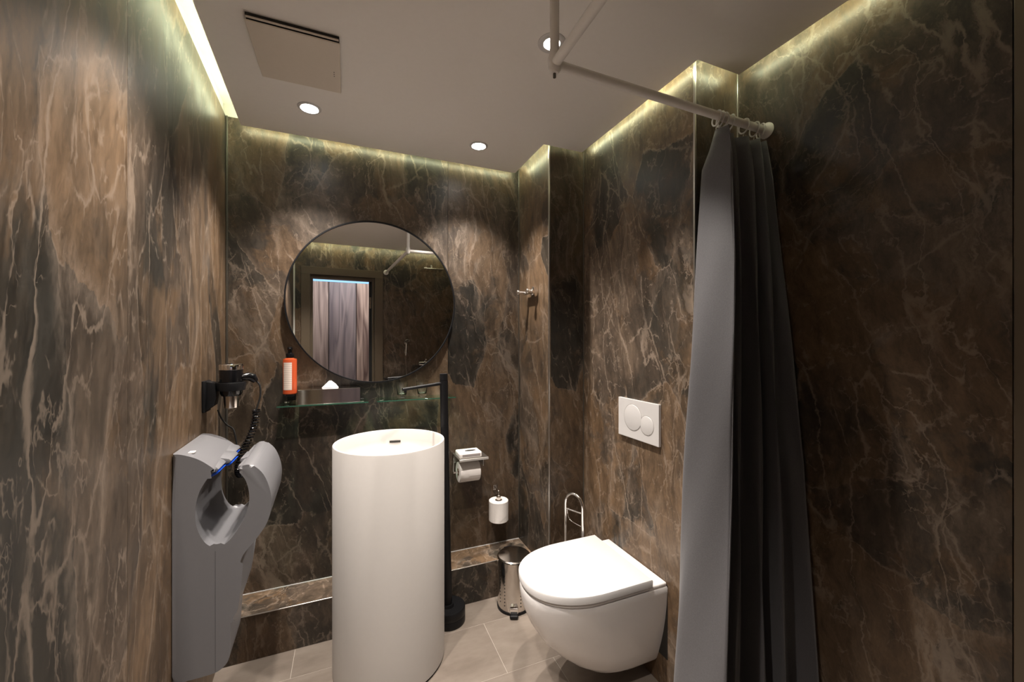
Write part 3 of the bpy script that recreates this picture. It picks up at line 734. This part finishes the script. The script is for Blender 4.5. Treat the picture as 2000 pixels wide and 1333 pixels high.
obj('printed_band', box(-0.045, 0.050, -0.0457, -0.0452, 0.006, 0.020), pmat('print_grey', (0.28, 0.25, 0.24), 0.7), t)

# spare roll on an upright pin
t = thing('spare_roll_holder', 'chrome pin holder for the spare roll above the ledge', 'holder', (0.765, YB, 0.478))
obj('wall_mount', box(-0.013, 0.013, -0.012, -0.0005, 0.012, 0.040, 0.002, 2), M['steel'], t)
obj('arm', tube(bend([(0, -0.010, 0.024), (0, -0.062, 0.024), (0, -0.062, -0.006)], 0.012), 0.005, 12), M['steel'], t, True)
obj('pin', cyl(0.0125, -0.135, 0.004, 24, 0.003, mat=Matrix.Translation((0, -0.062, 0))), M['steel'], t, True)
obj('stop_disc', cyl(0.028, -0.139, -0.135, 28, 0.001, mat=Matrix.Translation((0, -0.062, 0))), M['steel'], t, True)
roll('toilet_roll', 'spare toilet roll standing upright on the chrome pin', (0.765, YB - 0.062, 0.3435), (0, 0, 0.75))

# ================================================================ pedal bin
t = thing('pedal_bin', 'small perforated steel pedal bin between ledge and toilet', 'bin', (0.772, 1.838, 0), -0.0)
rb = 0.084
obj('body', lathe([(0, 0.004), (rb - 0.004, 0.004), (rb - 0.002, 0.010), (rb - 0.002, 0.222), (0, 0.222)], 56), M['steel'], t, True)
obj('base_ring', lathe([(0, 0), (rb, 0), (rb, 0.012), (rb - 0.003, 0.013), (0, 0.013)], 56), M['black'], t, True)
obj('rim', lathe([(rb - 0.004, 0.221), (rb + 0.0005, 0.222), (rb + 0.0005, 0.246), (rb - 0.004, 0.246)], 56, close=True), M['steel'], t, True)
obj('lid', lathe([(0, 0.247), (rb - 0.004, 0.247), (rb - 0.001, 0.249), (rb - 0.006, 0.254), (rb - 0.03, 0.2565), (0, 0.258)], 56), M['steel'], t, True)
obj('lid_hinge', box(-0.02, 0.02, rb - 0.006, rb + 0.006, 0.236, 0.252, 0.002, 2), M['black'], t)
fa = math.atan2(-1.838, -0.772)      # towards the camera
hole = None
for ca in (-0.95, -0.58, 0.42, 0.80):
    for k in range(10):
        z = 0.040 + 0.0165 * k + (0.008 if abs(ca) > 0.7 else 0); a = fa + ca
        if hole is None: hole = obj('perforation', cyl(0.0030, -0.0005, 0.0006, 10), M['slot'], t); h_ = hole
        else: h_ = hole.copy(); C.objects.link(h_)
        h_.matrix_local = axis(((rb - 0.002) * math.cos(a), (rb - 0.002) * math.sin(a), z), (math.cos(a), math.sin(a), 0))
ct, st = math.cos(fa), math.sin(fa)
pd = obj('pedal', box(-0.006, 0.034, -0.020, 0.020, 0.004, 0.019, 0.005, 2), M['black'], t, loc=((rb - 0.004) * ct, (rb - 0.004) * st, 0), rot=(0, 0, fa))
obj('pedal_arm', box(-0.010, 0.012, -0.020, 0.020, 0.019, 0.044, 0.003, 2), M['chrome'], t, loc=((rb + 0.0) * ct, (rb + 0.0) * st, 0), rot=(0, 0, fa))

# ================================================================ chrome stand behind the toilet
A_, B_ = Vector((0.962, 1.622, 0)), Vector((0.995, 1.545, 0))
t = thing('toilet_butler', 'chrome arched stand rising behind the toilet lid', 'stand', (0.98, 1.61, 0))
o_ = Vector((0.98, 1.61, 0))
A_ = Vector((0.955, 1.645, 0)); B_ = Vector((0.995, 1.560, 0))
mid_ = (A_ + B_) / 2; hv = (B_ - A_) / 2
pts = [A_ + Vector((0, 0, 0.012))] + [A_ + Vector((0, 0, z)) for z in (0.2, 0.4, 0.555)]
for k in range(1, 12):
    a = PI - PI * k / 12
    pts.append(mid_ + hv * math.cos(a) * -1 * -1 + Vector((0, 0, 0.555 + hv.length * 1.15 * math.sin(a))))
pts += [B_ + Vector((0, 0, z)) for z in (0.555, 0.4, 0.2, 0.012)]
obj('arch', tube([p - o_ for p in pts], 0.0068, 14), M['chrome'], t, True)
obj('cross_bar', tube([A_ + Vector((0, 0, 0.530)) - o_, B_ + Vector((0, 0, 0.530)) - o_], 0.0045, 12), M['chrome'], t, True)
wp = [A_ + hv * 0.25, A_ + hv * 0.6, A_ + hv * 1.6, B_]
obj('wire_rest', tube(catmull([tuple(A_ + hv * 0.2 + Vector((0, 0, 0.527)) - o_), tuple(A_ + hv * 0.35 + Vector((0, 0, 0.495)) - o_), tuple(A_ + hv * 0.8 + Vector((0, 0, 0.478)) - o_), tuple(B_ + Vector((0, 0, 0.468)) - o_)], 6), 0.002, 8), M['chrome'], t, True)
obj('base', lathe([(0, 0), (0.075, 0), (0.075, 0.008), (0.07, 0.012), (0, 0.012)], 40), M['chrome'], t, True)
obj('brush_pot', lathe([(0, 0.0125), (0.030, 0.0125), (0.032, 0.016), (0.032, 0.20), (0.024, 0.215), (0, 0.217)], 32), M['steel'], t, True)

# ================================================================ robe hook on the casing
t = thing('robe_hook', 'chrome double robe hook on the narrow casing wall', 'hook', (XA, 1.915, 1.579))
M['satin_chrome'] = pmat('satin_chrome', (0.90, 0.89, 0.88), 0.22, 1.0)
ry = Matrix.Rotation(-PI / 2, 4, 'Y')
obj('base', cyl(0.020, 0.0005, 0.012, 28, 0.002, mat=ry), M['satin_chrome'], t, True)
obj('bar', tube([(-0.022, -0.056, 0.0), (-0.022, 0.060, 0.0)], 0.0105, 20), M['satin_chrome'], t, True)
for sy, L_ in ((-0.040, 0.040), (0.045, 0.056)):
    pg = obj('peg', cyl(0.009, 0.016, 0.016 + L_, 20, 0.002, mat=Matrix.Translation((0, sy, 0)) @ ry), M['satin_chrome'], t, True)
    obj('peg_cap', cyl(0.0135, 0.016 + L_ - 0.010, 0.016 + L_ + 0.002, 20, 0.003, mat=Matrix.Translation((0, sy, 0)) @ ry), M['satin_chrome'], pg, True)
obj('finial', box(-0.032, -0.014, -0.064, -0.054, 0.004, 0.022, 0.002, 2), M['satin_chrome'], t, True)

# ================================================================ curtain rail
RZ = 2.0382
EL = (0.497, 0.912)
t = thing('curtain_rail', 'white angled shower curtain rail hung from the ceiling', 'rail', (EL[0], EL[1], ZC))
def rl(x, y, z): return (x - EL[0], y - EL[1], z - ZC)
obj('rail', tube(bend([rl(XE - 0.004, 0.923, RZ), rl(EL[0], EL[1], RZ), rl(0.468, YF + 0.004, RZ)], 0.016, 8), 0.0125, 20), M['rodwhite'], t, True)
obj('ceiling_post', tube([rl(EL[0], EL[1], RZ + 0.004), rl(EL[0], EL[1], ZC - 0.0008)], 0.0125, 20), M['rodwhite'], t, True)
obj('post_rose', lathe([(0, -0.0008), (0.030, -0.0008), (0.028, -0.006), (0.014, -0.012), (0, -0.012)], 28), M['rodwhite'], t, True)
obj('elbow', lathe([(0, -0.024), (0.010, -0.023), (0.0165, -0.014), (0.0180, 0.012), (0.015, 0.024), (0, 0.024)], 24, mat=Matrix.Translation((0, 0, RZ - ZC))), M['rodwhite'], t, True)
obj('screw', cyl(0.004, -0.034, -0.018, 12, mat=Matrix.Translation((0, 0, RZ - ZC))), M['dark_alu'], t, True)
obj('screw', cyl(0.003, 0.014, 0.0175, 12, mat=Matrix.Translation((0.002, 0, RZ - ZC)) @ Matrix.Rotation(PI / 2, 4, 'X') @ Matrix.Rotation(0.5, 4, 'Y')), M['black'], t, True)
fl = [(0, 0.0008), (0.026, 0.0008), (0.026, 0.004), (0.018, 0.010), (0.0145, 0.022), (0, 0.022)]
f1 = obj('flange', lathe(fl, 32, mat=Matrix.Translation(rl(XE, 0.923, RZ)) @ Matrix.Rotation(-PI / 2, 4, 'Y')), M['rodwhite'], t, True)
obj('flange', lathe(fl, 32, mat=Matrix.Translation(rl(0.468, YF, RZ)) @ Matrix.Rotation(-PI / 2, 4, 'X')), M['rodwhite'], t, True)
obj('screw', cyl(0.0025, 0, 0.002, 10, mat=Matrix.Translation(rl(XE - 0.0055, 0.906, RZ + 0.002)) @ Matrix.Rotation(-PI / 2, 4, 'Y')), M['black'], f1, True)

# ================================================================ shower curtain
t = thing('shower_curtain', 'charcoal fabric shower curtain gathered at the wall', 'curtain', (1.2, 0.9, 0))
LEV = [  # z, plan path from the free hem to the wall
 (1.992, [(1.094, .885), (1.082, .914), (1.090, .930), (1.120, .934), (1.150, .915), (1.180, .934), (1.212, .908), (1.240, .932), (1.262, .905), (1.280, .930), (1.296, .905)]),
 (1.93,  [(1.078, .862), (1.062, .916), (1.078, .936), (1.122, .936), (1.150, .905), (1.184, .934), (1.212, .898), (1.242, .930), (1.262, .895), (1.282, .925), (1.298, .895)]),
 (1.86,  [(1.055, .842), (1.033, .920), (1.060, .944), (1.128, .940), (1.150, .898), (1.190, .934), (1.210, .888), (1.244, .926), (1.256, .885), (1.284, .920), (1.300, .885)]),
 (1.58,  [(1.018, .804), (1.012, .922), (1.050, .950), (1.138, .944), (1.150, .888), (1.200, .934), (1.205, .872), (1.250, .920), (1.246, .860), (1.290, .905), (1.304, .858)]),
 (0.95,  [(0.982, .783), (0.968, .924), (1.020, .960), (1.140, .950), (1.135, .878), (1.205, .935), (1.188, .848), (1.258, .905), (1.225, .818), (1.294, .870), (1.302, .790)]),
 (0.25,  [(0.929, .764), (0.930, .926), (0.985, .968), (1.135, .955), (1.112, .868), (1.205, .935), (1.168, .825), (1.262, .890), (1.205, .780), (1.296, .840), (1.300, .745)]),
 (0.035, [(0.915, .758), (0.920, .926), (0.975, .970), (1.132, .956), (1.105, .866), (1.205, .935), (1.162, .820), (1.264, .888), (1.200, .772), (1.297, .835), (1.300, .735)]),
]
cols = [catmull([p for p in path], 10) for z, path in LEV]
zs = [z for z, _ in LEV]
NZ = 60; nk = len(cols[0])
bm = bmesh.new(); grid = []
zz = [1.992 - (1.992 - 0.035) * (k / NZ) for k in range(NZ + 1)]
for z in zz:
    i = 0
    while i < len(zs) - 2 and z < zs[i + 1]: i += 1
    f = (zs[i] - z) / (zs[i] - zs[i + 1])
    row = []
    for k in range(nk):
        x = cols[i][k][0] * (1 - f) + cols[i + 1][k][0] * f; y = cols[i][k][1] * (1 - f) + cols[i + 1][k][1] * f
        g = (1.992 - z)
        x += 0.0022 * math.sin(9 * z + k * 0.7) * min(1, g * 2); y += 0.0026 * math.sin(7 * z + k * 0.45 + 1.0) * min(1, g * 2)
        zt = z
        if k < 12: zt = z - 0.0 * k
        row.append(bm.verts.new((x - 1.2, y - 0.9, zt)))
    grid.append(row)
for a_, b_ in zip(grid, grid[1:]):
    for k in range(nk - 1): bm.faces.new([a_[k], a_[k + 1], b_[k + 1], b_[k]])
cur = obj('cloth', bm, M['fabric'], t, True)
for p in cur.data.polygons: p.use_smooth = True
so = cur.modifiers.new('thickness', 'SOLIDIFY'); so.thickness = 0.0016; so.offset = 0
# stitched hem along the free edge
hem = []
for z in zz[::3]:
    i = 0
    while i < len(zs) - 2 and z < zs[i + 1]: i += 1
    f = (zs[i] - z) / (zs[i] - zs[i + 1])
    hem.append((LEV[i][1][0][0] * (1 - f) + LEV[i + 1][1][0][0] * f - 1.2, LEV[i][1][0][1] * (1 - f) + LEV[i + 1][1][0][1] * f - 0.9, z))
obj('hem', tube(hem, 0.0019, 6), M['fabric'], t, True)
for k, x in enumerate((1.088, 1.104, 1.118, 1.150, 1.212, 1.262, 1.292)):
    cpos = (x, 0.9225)
    pts = []
    for j in range(24):
        a = 2 * PI * j / 24
        pts.append((0.004 * math.sin(a), 0.0185 * math.cos(a), RZ - 0.007 + 0.024 * math.sin(a)))
    o = obj('curtain_ring', tube(pts, 0.0024, 8, closed=True), M['plastic'], None, True, loc=(x, 0.9225, 0), rot=(0, 0, random.uniform(-0.3, 0.3)))
    tag(o, '%s white plastic curtain ring on the rail, counted from the rail elbow' % ('first', 'second', 'third', 'fourth', 'fifth', 'sixth', 'seventh')[k], 'ring', 'curtain rings on the rail')
    obj('hook', tube([(0, 0, RZ - 0.029), (0.001, 0.004, RZ - 0.038), (0, 0.002, RZ - 0.052)], 0.0016, 8), M['chrome'], o, True)

# ================================================================ shower fittings seen in the mirror
t = thing('rain_shower', 'square chrome rain shower head on a wall arm, seen in mirror', 'shower head', (0.885, YF, 2.10))
obj('wall_rose', cyl(0.028, 0.0005, 0.010, 28, 0.002, mat=Matrix.Rotation(-PI / 2, 4, 'X')), M['chrome'], t, True)
obj('arm', tube(bend([(0, 0.005, 0), (0, 0.26, 0.0), (0, 0.27, -0.045)], 0.02), 0.010, 16), M['chrome'], t, True)
obj('head', box(-0.10, 0.10, 0.17, 0.37, -0.056, -0.045, 0.003, 2), M['chrome'], t)
t = thing('hand_shower', 'chrome hand shower with hose on the wall, seen in mirror', 'shower head', (0.665, YF, 1.20))
obj('bracket', box(-0.015, 0.015, 0.0005, 0.045, -0.01, 0.03, 0.004, 2), M['chrome'], t, True)
obj('handle', tube([(0, 0.04, -0.03), (0, 0.055, 0.04), (0, 0.075, 0.10)], [0.010, 0.012, 0.014], 16), M['chrome'], t, True)
obj('head', lathe([(0, -0.012), (0.016, -0.012), (0.033, 0.006), (0.033, 0.012), (0, 0.013)], 32, mat=axis((0, 0.085, 0.118), (0.35, 0.8, -0.75))), M['chrome'], t, True)
obj('hose', tube(catmull([(0, 0.04, -0.03), (0.005, 0.045, -0.20), (0.03, 0.05, -0.50), (0.10, 0.06, -0.62), (0.17, 0.05, -0.45), (0.19, 0.04, -0.15)], 8), 0.006, 10), M['steel'], t, True)
t = thing('shower_mixer', 'chrome shower mixer with lever on the wall, seen in mirror', 'tap', (0.86, YF, 1.08))
obj('body', tube([(-0.06, 0.05, 0), (0.06, 0.05, 0)], 0.022, 24), M['chrome'], t, True)
for sx in (-0.05, 0.05): obj('wall_joint', cyl(0.016, 0.0005, 0.045, 20, mat=Matrix.Translation((sx, 0, 0)) @ Matrix.Rotation(-PI / 2, 4, 'X')), M['chrome'], t, True)
obj('lever', tube([(0, 0.06, 0.015), (0.0, 0.12, 0.045)], [0.010, 0.007], 14), M['chrome'], t, True)
t = thing('shower_shelf', 'thin black shelf beside the door frame, seen in mirror', 'shelf', (0.555, YF, 0.935))
obj('board', box(-0.112, 0.112, 0.0005, 0.10, -0.008, 0, 0.001, 1), M['black'], t)
for sx in (-0.08, 0.08): obj('bracket', box(sx - 0.006, sx + 0.006, 0.0005, 0.05, -0.03, -0.0082, 0.001, 1), M['black'], t)
